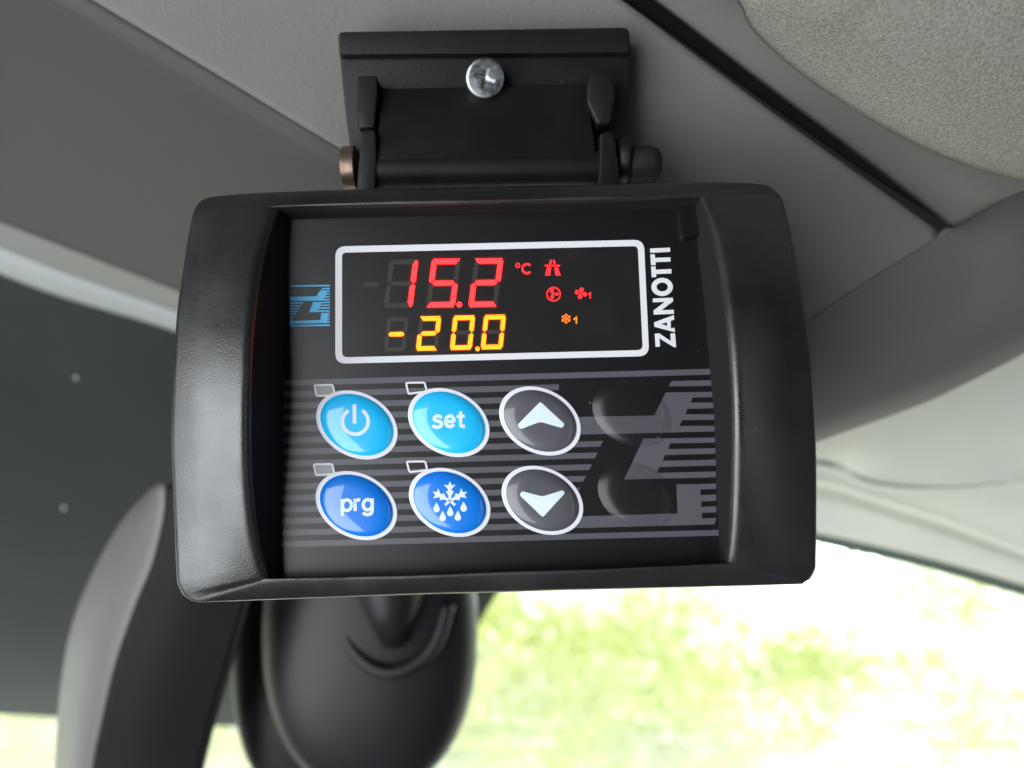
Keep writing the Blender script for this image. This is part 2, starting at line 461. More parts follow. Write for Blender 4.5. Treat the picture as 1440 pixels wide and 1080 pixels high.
hp = bpy.data.objects.new('header_pad', None); COL.objects.link(hp)
tag(hp, 'cream cloth-covered header pad with curved seams above the windscreen, right of the controller', 'header pad')
rowsG = [[(1000, 640, 0.345), (1150, 590, 0.345), (1300, 520, 0.335), (1440, 455, 0.325), (1640, 350, 0.31)],
         [(1000, 650, 0.395), (1150, 630, 0.39), (1300, 600, 0.38), (1440, 560, 0.37), (1640, 500, 0.36)],
         [(1000, 655, 0.42), (1150, 646, 0.415), (1230, 672, 0.41), (1330, 679, 0.405), (1440, 671, 0.40), (1640, 650, 0.39)],
         [(1000, 657, 0.428), (1150, 650, 0.424), (1230, 677, 0.419), (1330, 684, 0.414), (1440, 676, 0.409), (1640, 655, 0.399)],
         [(1000, 659, 0.42), (1150, 653, 0.415), (1230, 682, 0.41), (1330, 689, 0.405), (1440, 681, 0.40), (1640, 660, 0.39)],
         [(1000, 662, 0.44), (1150, 672, 0.435), (1230, 695, 0.43), (1330, 725, 0.425), (1440, 764, 0.42), (1640, 830, 0.41)],
         [(1000, 665, 0.448), (1150, 680, 0.443), (1230, 704, 0.438), (1330, 735, 0.433), (1440, 775, 0.428), (1640, 842, 0.418)],
         [(1000, 690, 0.441), (1150, 708, 0.437), (1230, 728, 0.433), (1330, 760, 0.428), (1440, 797, 0.424), (1640, 865, 0.414)],
         [(1000, 715, 0.452), (1150, 747, 0.447), (1230, 765, 0.443), (1330, 790, 0.438), (1440, 822, 0.433), (1640, 885, 0.424)],
         [(1000, 718, 0.475), (1150, 750, 0.47), (1230, 768, 0.466), (1330, 793, 0.46), (1440, 825, 0.455), (1640, 888, 0.446)]]
v, f = patch(rowsG, 60, 90)
mb = MB(); mb.add(v, f); solid(mb.build('cushion', M['cream'], hp), 0.0015)
mb = MB()
def tube(mb, pts, r, n=10):
    """round tube through 3-D points; r a number or list"""
    k = len(pts); rr = r if isinstance(r, (list, tuple)) else [r] * k
    vs, fs = [], []
    pr = None
    for i, p in enumerate(pts):
        t = (pts[min(i + 1, k - 1)] - pts[max(i - 1, 0)]).normalized()
        a = t.orthogonal().normalized() if pr is None else (pr - t * pr.dot(t)).normalized()
        pr = a; b = t.cross(a)
        vs += [p + (a * math.cos(2 * math.pi * q / n) + b * math.sin(2 * math.pi * q / n)) * rr[i] for q in range(n)]
    for i in range(k - 1):
        for q in range(n): fs.append((i * n + q, i * n + (q + 1) % n, (i + 1) * n + (q + 1) % n, (i + 1) * n + q))
    fs.append(tuple(range(n))); fs.append(tuple((k - 1) * n + q for q in range(n)))
    mb.add(vs, fs)

ws = bpy.data.objects.new('windscreen', None); COL.objects.link(ws)
tag(ws, 'windscreen with a dark ceramic band at the left and bright greenery behind', 'windscreen')
mb = MB()
a = [G(-900, 250), G(1700, 900 - 180), G(1700, 1500), G(-900, 1500)]
a = [G(x, y) for x, y in [(-900, 100), (720, 560), (1700, 880), (1700, 1300), (-900, 1300)]]
n_ = (a[1] - a[0]).cross(a[3] - a[0]).normalized()
if n_.y < 0: n_ = -n_
b = [p + n_ * 0.005 for p in a]
mb.add(a + b, [(0, 1, 2, 3, 4), (9, 8, 7, 6, 5)] + [(i, (i + 1) % 5, (i + 1) % 5 + 5, i + 5) for i in range(5)])
mb.build('glass_pane', M['glass'], ws, smooth=False)
mb = MB()
out_ = [(-900, 20), (-200, 270), (0, 345), (250, 432), (760, 620), (740, 760), (697, 838), (676, 872), (655, 930), (640, 1031), (300, 1021), (0, 1005), (-300, 990), (-900, 960)]
v0 = [G(x, y, 0.003) for x, y in out_]; v1 = [G(x, y, 0.0015) for x, y in out_]; k = len(out_)
mb.add(v0 + v1, [tuple(range(k)), tuple(range(2 * k - 1, k - 1, -1))] + [(i, (i + 1) % k, (i + 1) % k + k, i + k) for i in range(k)])
frit = mb.build('ceramic_band', M['frit'], ws, smooth=False)
for x, y, r in [(107, 531, 0.0011), (90, 714, 0.0014)]:
    mb = MB(); c = G(x, y, 0.0034); tube(mb, [c, c - CF * 0.0006], [r, r * 0.6], 12)
    mb.build('fleck', M['fleck'], frit)
# header structure above the glass, behind console (closes the roof)
mb = MB()
rows = [[(-1500, -1500), (720, -1500), (2400, -1500)], [(-1500, -140), (720, 530), (2400, 1080)]]
vs = [G(x, y, 0.0) for x, y in rows[0]] + [G(x, y, 0.0) for x, y in rows[1]]
vs2 = [p + n_ * 0.02 for p in vs]
mb.add(vs + vs2, [(0, 1, 4, 3), (1, 2, 5, 4), (6, 9, 10, 7), (7, 10, 11, 8), (3, 4, 10, 9), (4, 5, 11, 10), (0, 3, 9, 6), (2, 8, 11, 5), (0, 6, 7, 1), (1, 7, 8, 2)])
tag(mb.build('roof_header', M['lining'], smooth=False), kind='structure')
# pillars closing the sides of the glass
# rubber seal along the top right of the glass
mb = MB()
v, f = patch([[(1000, 712, 0.462), (1150, 748, 0.458), (1300, 782, 0.450), (1440, 822, 0.444), (1700, 900, 0.43)],
              [(1000, 726, 0.468), (1150, 764, 0.464), (1300, 799, 0.456), (1440, 839, 0.450), (1700, 918, 0.436)]], 40, 3)
mb.add(v, f); solid(mb.build('rubber_seal', M['rubber'], ws), 0.004)

# pale trim running along the top edge of the ceramic band
tr_ = bpy.data.objects.new('header_trim', None); COL.objects.link(tr_)
tag(tr_, 'two-step grey and pale trim strip along the windscreen top, left of the controller', 'trim strip')
mb = MB()
v, f = patch([[(-420, 120, 0.366), (0, 306, 0.372), (250, 404, 0.378), (500, 500, 0.384), (800, 620, 0.39)],
              [(-420, 142, 0.378), (0, 330, 0.384), (250, 424, 0.39), (500, 520, 0.396), (800, 640, 0.40)],
              [(-420, 158, 0.392), (0, 348, 0.398), (250, 440, 0.404), (500, 535, 0.41), (800, 655, 0.415)]], 40, 10)
mb.add(v, f); solid(mb.build('upper_step', M['greystrip'], tr_), 0.003)
mb = MB()
v, f = patch([[(-420, 157, 0.391), (0, 347, 0.397), (250, 439, 0.403), (500, 534, 0.409), (800, 654, 0.414)],
              [(-420, 180, 0.396), (0, 372, 0.402), (250, 458, 0.408), (500, 552, 0.414), (800, 672, 0.419)],
              [(-420, 192, 0.410), (0, 386, 0.416), (250, 468, 0.422), (500, 562, 0.428), (800, 682, 0.433)]], 40, 10)
mb.add(v, f); solid(mb.build('lower_step', M['strip'], tr_), 0.003)

# ------------------------------------------------------------------ strap-like cable cover at the left
cc = bpy.data.objects.new('mirror_cable_cover', None); COL.objects.link(cc)
tag(cc, 'curved black cable cover running down the windscreen left of the rear-view mirror', 'cable cover')
secs = []   # left edge, ridge, right edge, back
for (yl, xl, yr, xr, yR, xR, d) in [(684, 214, 680, 223, 690, 400, 0.337), (715, 184, 722, 222, 740, 385, 0.336), (755, 156, 790, 207, 800, 362, 0.338), (812, 126, 850, 183, 850, 345, 0.342), (880, 100, 930, 155, 930, 322, 0.348),
                                    (960, 86, 1010, 136, 1005, 300, 0.355), (1050, 78, 1080, 122, 1080, 281, 0.362), (1150, 74, 1180, 112, 1180, 262, 0.37)]:
    secs.append([(xl, yl, d + 0.028), (xr, yr, d), (xR, yR, d + 0.006), (xR - 6, yR, d + 0.03)])
m_ = lambda p, q, t, dz=0.0: tuple(np.array(p) * (1 - t) + np.array(q) * t + np.array([0, 0, dz]))
v, f = patch([[m_(s[1], s[2], 0.05, 0.0009) for s in secs], [m_(s[1], s[2], 0.14, 0.0) for s in secs], [m_(s[1], s[2], 0.5, -0.002) for s in secs], [s[2] for s in secs]], 50, 20)
mb = MB(); mb.add(v, f); solid(mb.build('front_shell', M['strap'], cc), 0.003)
v, f = patch([[s[0] for s in secs], [m_(s[1], s[0], 0.5, -0.003) for s in secs], [m_(s[1], s[0], 0.12, 0.0002) for s in secs], [m_(s[1], s[2], 0.05, 0.0009) for s in secs]], 50, 20)
mb = MB(); mb.add(v, f); solid(mb.build('side_shell', M['straplit'], cc), 0.003)
v, f = patch([[s[2] for s in secs], [s[3] for s in secs]], 50, 4); mb = MB(); mb.add(v, f)
solid(mb.build('far_side', M['strap'], cc), 0.002)

# ------------------------------------------------------------------ rear-view mirror (seen from behind its housing)
rm = bpy.data.objects.new('rear_view_mirror', None); COL.objects.link(rm)
tag(rm, 'dark rounded rear-view mirror housing hanging behind and below the controller', 'rear-view mirror')
def bulb(mb, cx, cy, d, rx, ry, rd, n=48, m=28, ex=2.3):
    """superellipsoid: rx, ry in pixels at depth d, rd in metres"""
    c = P(cx, cy, d); k = d / FPX
    sg = lambda t, e: math.copysign(abs(t) ** e, t)
    e = 2 / ex
    vs, fs = [], []
    for j in range(m + 1):
        ph = -math.pi / 2 + math.pi * j / m
        for i in range(n):
            th = 2 * math.pi * i / n
            x = sg(math.cos(ph), e) * sg(math.cos(th), e); y = sg(math.cos(ph), e) * sg(math.sin(th), e); z = sg(math.sin(ph), e)
            vs.append(c + CX * (x * rx * k) + CU * (y * ry * k) - CF * (z * rd))
    for j in range(m):
        for i in range(n): fs.append((j * n + i, j * n + (i + 1) % n, (j + 1) * n + (i + 1) % n, (j + 1) * n + i))
    mb.add(vs, fs)
mb = MB(); bulb(mb, 522, 885, 0.40, 150, 225, 0.028, ex=2.3); mb.build('housing', M['mirror'], rm)
mb = MB(); bulb(mb, 420, 900, 0.425, 92, 215, 0.02, ex=2.5); mb.build('rear_rim', M['mirror'], rm)
mb = MB()
arc = cr([(470, 850, 0.374), (492, 905, 0.370), (520, 935, 0.368), (552, 945, 0.367), (590, 930, 0.368), (615, 900, 0.370), (630, 850, 0.374)], 40)
tube(mb, [P(q[0], q[1], q[2] + 0.0044) for q in arc], 0.0035); mb.build('mount_ring', M['mirror'], rm)
mb = MB(); tube(mb, [P(545, 700, 0.385), P(548, 800, 0.377), P(552, 860, 0.370), P(554, 905, 0.372)], [0.020, 0.020, 0.013, 0.006], 24); mb.build('stem', M['mirror'], rm)

# ------------------------------------------------------------------ bracket
br = bpy.data.objects.new('mounting_bracket', None); COL.objects.link(br); br.location = P(690, 150, 0.21)
tag(br, 'black plastic hinge bracket with one silver screw, fixed to the console above the controller', 'bracket')
def bl(mb): mb.v = [p - br.location for p in mb.v]; return mb
def bprism(mb, pts, d0, d1, taper=0.0):
    """outline (px, py) extruded from depth d0 (front) to d1 (back); d may be functions of (px, py)"""
    F0 = d0 if callable(d0) else (lambda x, y: d0)
    F1 = d1 if callable(d1) else (lambda x, y: d1)
    k = len(pts)
    a = [P(x, y, F0(x, y)) for x, y in pts]
    r = [CF * 1.0 for _ in pts]
    b = [p + CF * (F1(x, y) - F0(x, y)) for p, (x, y) in zip(a, pts)]
    mb.add(a + b, [tuple(range(k)), tuple(range(2 * k - 1, k - 1, -1))] + [(i, (i + 1) % k, (i + 1) % k + k, i + k) for i in range(k)])
Z5 = lambda x, y: (440 + x / 2.769, 20 + y / 2.769)
dA = lambda x, y: 0.2115 + (y - 30) * 0.00006       # console surface behind
# main plate
mb = MB()
pl = roundpoly([Z5(98, 66), Z5(1232, 50), Z5(1240, 150), Z5(1232, 300), Z5(1216, 500), Z5(1196, 560), Z5(150, 560), Z5(128, 400), Z5(106, 190)], [9, 9, 3, 8, 8, 4, 4, 8, 4])
bprism(mb, pl, lambda x, y: 0.2045 + (y - 30) * 0.00002, dA)
o = bl(mb).build('back_plate', M['bracket'], br, smooth=True); bevelmod(o, 0.0008); smoothmod(o)
# raised top lip
mb = MB()
bprism(mb, roundpoly([Z5(97, 68), Z5(1230, 50), Z5(1232, 148), Z5(102, 158)], [8, 8, 3, 3]), lambda x, y: 0.2018 + (y - 30) * 0.00002, 0.209)
o = bl(mb).build('top_lip', M['bracket'], br); bevelmod(o, 0.0007); smoothmod(o)
# sloping inner web
mb = MB()
bprism(mb, roundpoly([Z5(262, 290), Z5(1066, 272), Z5(1105, 556), Z5(250, 566)], 4), lambda x, y: 0.2036 - (y - 120) * 0.000062, 0.2085)
o = bl(mb).build('web', M['bracket'], br); bevelmod(o, 0.0006); smoothmod(o)
# hinge barrel
mb = MB()
tube(mb, [P(*Z5(246, 612), 0.2018), P(*Z5(300, 611), 0.2018), P(*Z5(700, 606), 0.2018), P(*Z5(1112, 600), 0.2018)], [0.0049] * 4, 32)
o = bl(mb).build('hinge_barrel', M['bracket'], br); smoothmod(o)
# clips (upper ends) and hinge arms
for pts, d in [([(172, 240), (250, 238), (252, 300), (240, 440), (176, 446), (170, 380)], 0.1990), ([(1085, 226), (1160, 224), (1180, 300), (1160, 424), (1108, 430), (1066, 340), (1068, 268)], 0.1985)]:
    mb = MB(); bprism(mb, roundpoly([Z5(*p) for p in pts], 4), d, 0.2075)
    o = bl(mb).build('clip', M['bracket'], br); bevelmod(o, 0.0007); smoothmod(o)
for pts, d in [([(190, 452), (244, 450), (248, 560), (240, 720), (166, 720), (180, 560)], 0.1965), ([(1118, 462), (1160, 455), (1178, 500), (1192, 600), (1192, 720), (1108, 720), (1116, 600)], 0.1960)]:
    mb = MB(); bprism(mb, roundpoly([Z5(*p) for p in pts], [5, 5, 3, 3, 3, 3] + [3] * (len(pts) - 6)), d, 0.2085)
    o = bl(mb).build('hinge_arm', M['bracket'], br); bevelmod(o, 0.0008); smoothmod(o)
mb = MB(); c0, c1 = P(*Z5(116, 604), 0.2035), P(*Z5(176, 602), 0.2035)
tube(mb, [c0, c0.lerp(c1, .12), c0.lerp(c1, 0.9), c1], [0.0042, 0.0058, 0.0058, 0.0052], 24)
o = bl(mb).build('bolt_head', M['brass'], br); smoothmod(o, 50)
mb = MB(); c0, c1 = P(*Z5(1178, 566), 0.2035), P(*Z5(1232, 566), 0.2035)
tube(mb, [c0, c0.lerp(c1, .2), c0.lerp(c1, .8), c1], [0.0055, 0.0062, 0.0062, 0.0052], 24)
wsh = bl(mb).build('washer', M['bracket'], br); smoothmod(wsh, 50)
mb = MB(); c0 = P(*Z5(1228, 584), 0.2035); c1 = P(*Z5(1360, 584), 0.2035)
tube(mb, [c0, c0.lerp(c1, .1), c0.lerp(c1, .62), c0.lerp(c1, .82), c0.lerp(c1, .95), c1], [0.0042, 0.0046, 0.0047, 0.0042, 0.0028, 0.0008], 24)
bl(mb).build('knob', M['knob'], br)
# screw with a cross recess, in a conical pocket
sc = P(*Z5(670, 250), 0.2005); sn = (-CF + CU * -0.25 + CX * 0.05).normalized()
sx = sn.orthogonal().normalized(); sy = sn.cross(sx)
mb = MB()
N = 120; R = 27.5 * 0.2 / FPX
prof = [0.02, .08, .12, .16, .2, .24, .28, .32, .36, .40, .44, .48, .52, .56, .60, .7, .8, .88, .94, 0.985, 1.0, 0.95]
vs, fs = [], []
for j, r in enumerate(prof):
    for i in range(N):
        th = 2 * math.pi * i / N
        h = 0.0009 - 0.0002 * r ** 2 if r < 0.9 else [0, 0.00065, 0.0004, 0.0, -0.003][j - 17]
        a_ = th - 0.45
        xx, yy = abs(r * math.cos(a_)), abs(r * math.sin(a_))
        arm_ = min(xx, yy)
        if j < 15 and (arm_ < 0.10 and r < 0.55 or r < 0.22): h -= 0.0011 * (1 - r)
        vs.append(sc + sx * (r * R * math.cos(th)) + sy * (r * R * math.sin(th)) + sn * h)
for j in range(len(prof) - 1):
    for i in range(N): fs.append((j * N + i, j * N + (i + 1) % N, (j + 1) * N + (i + 1) % N, (j + 1) * N + i))
fs.append(tuple(range(N)))
mb.add(vs, fs)
o = bl(mb).build('screw', M['zinc'], br); smoothmod(o, 25)

# ================================================================== CONTROLLER
dev = bpy.data.objects.new('temperature_controller', None); COL.objects.link(dev)
dev.matrix_world = DEV
tag(dev, 'black cooling unit controller reading 15.2 and -20.0 with blue and grey oval buttons', 'controller')

# ---- casing: cross-sections swept round a ring
NS = 120
def ring(sides): 
    out = []
    for s in sides: out += cr(s, NS)[:-1]
    return out
outer = ring([
    [(277, 283), (300, 275), (400, 268), (600, 262), (870, 257), (1000, 255), (1075, 258), (1097, 270)],
    [(1097, 270), (1106, 290), (1125, 380), (1142, 500), (1150, 620), (1151, 740), (1150.5, 790), (1149, 803), (1142.5, 815)],
    [(1142.5, 815), (1131, 821), (1115, 823), (900, 829), (600, 837), (310, 847), (276, 847.5), (264, 845), (254, 837)],
    [(254, 837), (248, 825), (245, 808), (240.5, 700), (238, 600), (245, 450), (257, 360), (268, 300), (277, 283)]])
rim = ring([
    [(389, 291), (600, 286), (985, 277)],
    [(985, 277), (1003, 323), (1016, 384), (1024, 448), (1030, 530), (1032, 600), (1031, 671), (1028, 740), (1023, 790)],
    [(1023, 790), (700, 803), (377, 812)],
    [(377, 812), (361, 761), (351, 690), (348, 620), (349, 540), (352, 470), (363, 380), (378, 320), (389, 291)]])
base = ring([
    [(408, 309), (600, 304), (974, 295)],
    [(974, 295), (980, 345), (989, 418), (999, 529), (1004, 588), (1007, 671), (1010, 740), (1012, 802)],
    [(1012, 802), (700, 812), (396, 822)],
    [(396, 822), (397, 740), (399, 640), (400, 560), (402, 470), (404, 390), (408, 309)]])
n = 4 * NS
def side_t(i):
    s, k = divmod(i, NS); t = k / NS
    return s, t
verts, faces = [], []
PROF = None
cols = []
for i in range(n):
    s, t = side_t(i)
    if s in (1, 3):
        b = math.sin(math.pi * t) ** 0.9
        wr = 6.5 + 10.5 * b; wo = 3.0 + 7.5 * b
    else:
        wr = 6.5; wo = 3.0
    q1 = L(*outer[i], wo); q2 = L(*rim[i], wr); q3 = L(*base[i], 0.0)
    q3.z = -0.0008
    q0 = Vector((q1.x * 0.985, q1.y * 0.985, -0.012)); q00 = Vector((q1.x * 1.0, q1.y * 1.0, wo * 0.001 - 0.004))
    qm = (q1 + q2) / 2 + Vector((0, 0, 0.0012 if s in (1, 3) else 0.0003))
    def fil(a, b_, c, r, k=6):
        ra = min(r, (a - b_).length * 0.45, (c - b_).length * 0.45)
        p0 = b_ + (a - b_).normalized() * ra; p1 = b_ + (c - b_).normalized() * ra
        return [p0 * (1 - u) ** 2 + b_ * 2 * u * (1 - u) + p1 * u * u for u in [z / k for z in range(k + 1)]]
    col = [q0, q00] + fil(q00, q1, qm, 0.0022) + [q1.lerp(qm, 0.6), qm, q2.lerp(qm, 0.5)] + fil(qm, q2, q3, 0.0024) + [q2.lerp(q3, 0.5), q3]
    cols.append(col)
K = len(cols[0])
for c in cols: verts += c
for i in range(n):
    j = (i + 1) % n
    for k in range(K - 1): faces.append((i * K + k, j * K + k, j * K + k + 1, i * K + k + 1))
faces.append(tuple(i * K for i in range(n)))
mb = MB(); mb.add(verts, faces)
cas = mb.build('casing', M['casing'], dev)
cas.data.materials.append(M['recess'])
for p_ in cas.data.polygons:                       # the matt inner wall of the recess
    if min(v_ % K for v_ in p_.vertices) >= K - 4 and len(p_.vertices) == 4: p_.material_index = 1; smoothmod(cas, 40)

# ---- face plate
mb = MB()
mb.prism([(390, 291), (1010, 278), (1032, 811), (380, 828)], -1.5, 0.0)
face = mb.build('face_plate', M['face'], dev, smooth=False)

# raised black piece standing in for the plate's dark corner cut-out
mb = MB(); mb.prism(roundpoly([(955, 288), (984, 287), (990, 302), (986, 322), (977, 334), (960, 334)], 6), -1, 2.2)
o = mb.build('corner_notch_piece', M['face'], dev); smoothmod(o)
# ---- stripes and big emblem (print on the film)
Z4 = lambda x, y: (680 + x / 4.0, 510 + y / 4.0)
SL = 8.5 / 320
mb = MB()
W0, W1 = 0.0, 0.06
def band(k, x0, x1, slant=0.0):
    """printed line number k (0..14) between photograph x0 and x1"""
    yr = 523.0 + k * 16.2 - 0.4          # centre at x = 1002
    yc = lambda x: yr + (1002 - x) * SL
    h = 4.1
    mb.prism([(x0, yc(x0) - h), (x1 + slant, yc(x1) - h), (x1 - slant, yc(x1) + h), (x0, yc(x0) + h)], W0, W1)
band(0, 392, 1003)
for k in (1, 2, 3, 4, 5): band(k, 392, 786)
for k, xe in zip((6, 7, 8, 9, 10), (847, 839.5, 831.5, 823, 815)): band(k, 392, xe - 1, 2)
for k in (11, 12, 13): band(k, 392, 800)
band(14, 392, 1012)
def zp(*pts): mb.prism([Z4(*p) for p in pts], W0, W1)
zp((425, 307), (960, 297), (1025, 167), (1298, 164), (1298, 193), (1178, 196), (1165, 224), (1298, 224), (1299, 256), (1148, 260), (1135, 290), (1299, 290), (1300, 321), (1116, 324), (1102, 356), (1300, 355), (1300, 387), (425, 407))
zp((1057, 103), (1295, 98), (1296, 130), (1042, 134))
zp((900, 427), (1303, 421), (1304, 450), (1050, 454), (1040, 486), (1304, 481), (1305, 512), (1020, 520), (1008, 552), (1305, 545), (1306, 578), (988, 587), (975, 620), (1306, 612), (1306, 645), (790, 657))
zp((425, 868), (1092, 848), (1085, 685), (1308, 680), (1308, 710), (1220, 713), (1220, 745), (1308, 741), (1309, 777), (1225, 780), (1225, 812), (1309, 807), (1310, 842), (1229, 845), (1229, 876), (1310, 873), (1300, 910), (425, 933))
mb.build('stripe_print', M['stripe'], face, smooth=False)

# ---- small blue emblem
Z7 = lambda x, y: (400 + x / 12.0, 390 + y / 12.0)
mb = MB()
def ep(*pts): mb.prism([Z7(*p) for p in pts], 0.0, 0.08)
ep((100, 135), (765, 125), (765, 150), (100, 160))
ep((632, 180), (765, 176), (765, 200), (622, 203))
ep((100, 330), (540, 318), (600, 222), (765, 222), (765, 245), (716, 246), (704, 270), (765, 269), (765, 292), (695, 294), (683, 318), (765, 317), (765, 340), (672, 342), (664, 366), (765, 364), (765, 388), (100, 402))
ep((485, 415), (765, 410), (765, 435), (618, 438), (606, 460), (765, 458), (765, 482), (598, 484), (585, 506), (765, 505), (765, 530), (566, 532), (555, 556), (765, 554), (765, 578), (415, 590))
for k in range(7): ep((92, 425 + 47 * k), (315 - 28 * k, 422 + 47 * k), (305 - 28 * k, 444 + 47 * k), (92, 448 + 47 * k))
ep((92, 735), (605, 720), (620, 600), (765, 597), (765, 622), (735, 623), (732, 645), (765, 644), (765, 668), (730, 669), (727, 692), (765, 690), (765, 715), (724, 716), (722, 738), (765, 737), (765, 768), (92, 784))
ep((92, 803), (765, 792), (765, 822), (92, 832))
mb.build('emblem', M['logo'], face, smooth=False)

# ---- brand lettering, read upwards
ZZ = lambda x, y: (900 + x / 6.743, 340 + y / 6.743)
mb = MB()
def zl(pts, holes=None): mb.prism([ZZ(*p) for p in pts], 0.0, 0.08, holes=[[ZZ(*p) for p in h] for h in holes] if holes else None)
zl([(95, 64), (285, 55), (286, 95), (97, 104)])
zl([(98, 120), (140, 118), (143, 152), (288, 148), (290, 187), (147, 192), (150, 220), (105, 222)])
zl([(105, 235), (148, 233), (150, 265), (297, 258), (299, 300), (153, 306), (155, 334), (112, 338)])
zl(circ(210, 428, 102, 40, ry=86), [circ(211, 428, 54, 30, ry=42)])
zl([(121, 538), (312, 530), (314, 564), (205, 648), (320, 645), (322, 683), (130, 691), (128, 652), (236, 569), (123, 574)])
zl([(134, 764), (321, 695), (326, 737), (291, 750), (293, 822), (328, 815), (332, 857), (136, 805)], [[(200, 780), (256, 762), (257, 797)]])
zl([(140, 872), (182, 868), (292, 942), (289, 870), (332, 866), (343, 1000), (320, 998), (184, 915), (190, 993), (148, 997)])
mb.build('lettering', M['white'], face, smooth=False)

# ---- display
Z1 = lambda x, y: (400 + x / 4.5, 300 + y / 4.5)
disp = MB()
fo = roundpoly([(471.5, 346.5), (905.5, 337), (913, 500.7), (471.5, 511.5)], 15, 8)
fi = roundpoly([(481, 355.2), (897, 346), (904, 492.2), (481, 502.5)], [6, 6, 8, 8], 8)
disp.prism([(475, 350), (902, 341), (909, 497), (475, 508)], 0.0, 0.10)
dw = disp.build('display', M['window'], dev, smooth=False)
mb = MB(); mb.prism(fo, 0.0, 0.22, holes=[fi]); mb.build('display_frame', M['white'], dw, smooth=False)

def segs(W, H, T, g):
    """seven segments in a box W x H, y down: dict name -> outline"""
    h = H / 2; t = T; c = g
    return {
        'a': [(c + 2, 0), (W - c - 2, 0), (W - t * 0.85 - c, t), (t * 0.85 + c, t)],
        'b': [(W - t * 0.4, c), (W, c + t * 0.5), (W, h - c - t * 0.35), (W - t * 0.5, h - c), (W - t, h - c - t * 0.55), (W - t, t + c)],
        'c': [(W - t * 0.5, h + c), (W, h + c + t * 0.35), (W, H - c - t * 0.5), (W - t * 0.4, H - c), (W - t, H - t - c), (W - t, h + c + t * 0.55)],
        'd': [(t * 0.85 + c, H - t), (W - t * 0.85 - c, H - t), (W - c - 2, H), (c + 2, H)],
        'e': [(t * 0.5, h + c), (t, h + c + t * 0.55), (t, H - t - c), (t * 0.4, H - c), (0, H - c - t * 0.5), (0, h + c + t * 0.35)],
        'f': [(t * 0.4, c), (t, t + c), (t, h - c - t * 0.55), (t * 0.5, h - c), (0, h - c - t * 0.35), (0, c + t * 0.5)],
        'g': [(t * 0.55 + c, h), (t * 1.0 + c, h - t * 0.48), (W - t * 1.0 - c, h - t * 0.48), (W - t * 0.55 - c, h), (W - t * 1.0 - c, h + t * 0.48), (t * 1.0 + c, h + t * 0.48)]}
LIT = {'1': 'bc', '5': 'afgcd', '2': 'abged', '0': 'abcdef', '-': 'g', '8': 'abcdefg'}
def digit(ch, xtr, ytop, W, H, slant, T, matlit, tilt, name):
    """xtr: x of the top right corner in close-up pixels"""
    sg = segs(W, H, T, 3.2)
    def mp(p):
        x = xtr - W + p[0] - slant * p[1] / H; y = ytop + p[1] + (p[0] - W) * -tilt
        return Z1(x, y)
    lit = MB(); un = MB(); sur = MB(); has_un = False
    for k, pts in sg.items():
        q = roundpoly([mp(p) for p in pts], 0.9, 3)
        if k in LIT.get(ch, ''):
            lit.prism(q, 0.12, 0.42)
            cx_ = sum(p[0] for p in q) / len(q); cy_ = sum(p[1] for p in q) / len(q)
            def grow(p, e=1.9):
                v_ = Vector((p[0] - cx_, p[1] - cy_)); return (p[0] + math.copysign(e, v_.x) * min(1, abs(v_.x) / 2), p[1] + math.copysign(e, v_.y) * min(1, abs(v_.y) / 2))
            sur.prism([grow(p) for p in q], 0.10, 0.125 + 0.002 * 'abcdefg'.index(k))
        else: un.prism(q, 0.10, 0.14); has_un = True
    if ch != ' ':
        lo = lit.build(name, matlit, dw, smooth=False)
        sur.build('painted_halo', M['redhalo'] if name == 'red_digit' else M['amberhalo'], dw, smooth=False)  # painted halo, added round lit segments only
    if has_un: un.build('unlit_segments', M['ghost'], dw, smooth=False)
for ch, x, y in (('1', 848, 291), ('5', 1117, 287), ('2', 1386, 284)):
    digit(ch, x, y, 182, 305, 40, 31, M['red'], 0.012, 'red_digit')
for ch, x, y in (('-', 788, 655), ('2', 992, 650), ('0', 1207, 645), ('0', 1402, 641)):
    digit(ch, x, y, 137, 216, 23, 27, M['amber'], 0.02, 'amber_digit')
def dot(x, y, r, m, name):
    b_ = MB(); b_.prism([Z1(*q) for q in circ(x, y, r, 20)], 0.12, 0.42); b_.build(name, m, dw, smooth=False)
dot(1107, 577, 17, M['red'], 'red_point'); dot(1222, 857, 14, M['amber'], 'amber_point')
gm_ = MB(); gm_.prism([Z1(*q) for q in [(497, 436), (592, 434), (594, 464), (499, 467)]], 0.1, 0.14); gm_.build('unlit_segments', M['ghost'], dw, smooth=False)
# symbols
Z6 = lambda x, y: (640 + x / 6.545, 330 + y / 6.545)
Z9 = lambda x, y: (750 + x / 9.0, 350 + y / 9.0)
def sym(name, m, strokes=(), polys=(), rings=()):
    b_ = MB()
    for pts, wd, tf, sc_ in strokes: b_.stroke([tf(*p) for p in pts], wd / sc_, 0.12, 0.34)
    for pts, tf in polys: b_.prism([tf(*p) for p in pts], 0.12, 0.34)
    for (x, y, r, wd), tf in rings: b_.prism([tf(*p) for p in circ(x, y, r + wd / 2, 32)], 0.12, 0.34, holes=[[tf(*p) for p in circ(x, y, r - wd / 2, 32)]])
    return b_.build(name, m, dw, smooth=False)
sym('degree_symbol', M['reddim'], strokes=[(circ(662, 312, 42, 20, 45, 315), 17, Z6, 6.545)], rings=[((577, 282, 17, 9), Z6)])
sym('road_symbol', M['reddim'], polys=[([(175, 234), (225, 234), (216, 332), (150, 332)], Z9), ([(268, 234), (310, 234), (346, 332), (282, 332)], Z9),
    ([(148, 203), (338, 203), (338, 217), (148, 217)], Z9), ([(215, 140), (238, 140), (228, 190), (198, 190)], Z9), ([(250, 140), (268, 140), (286, 190), (258, 190)], Z9)])
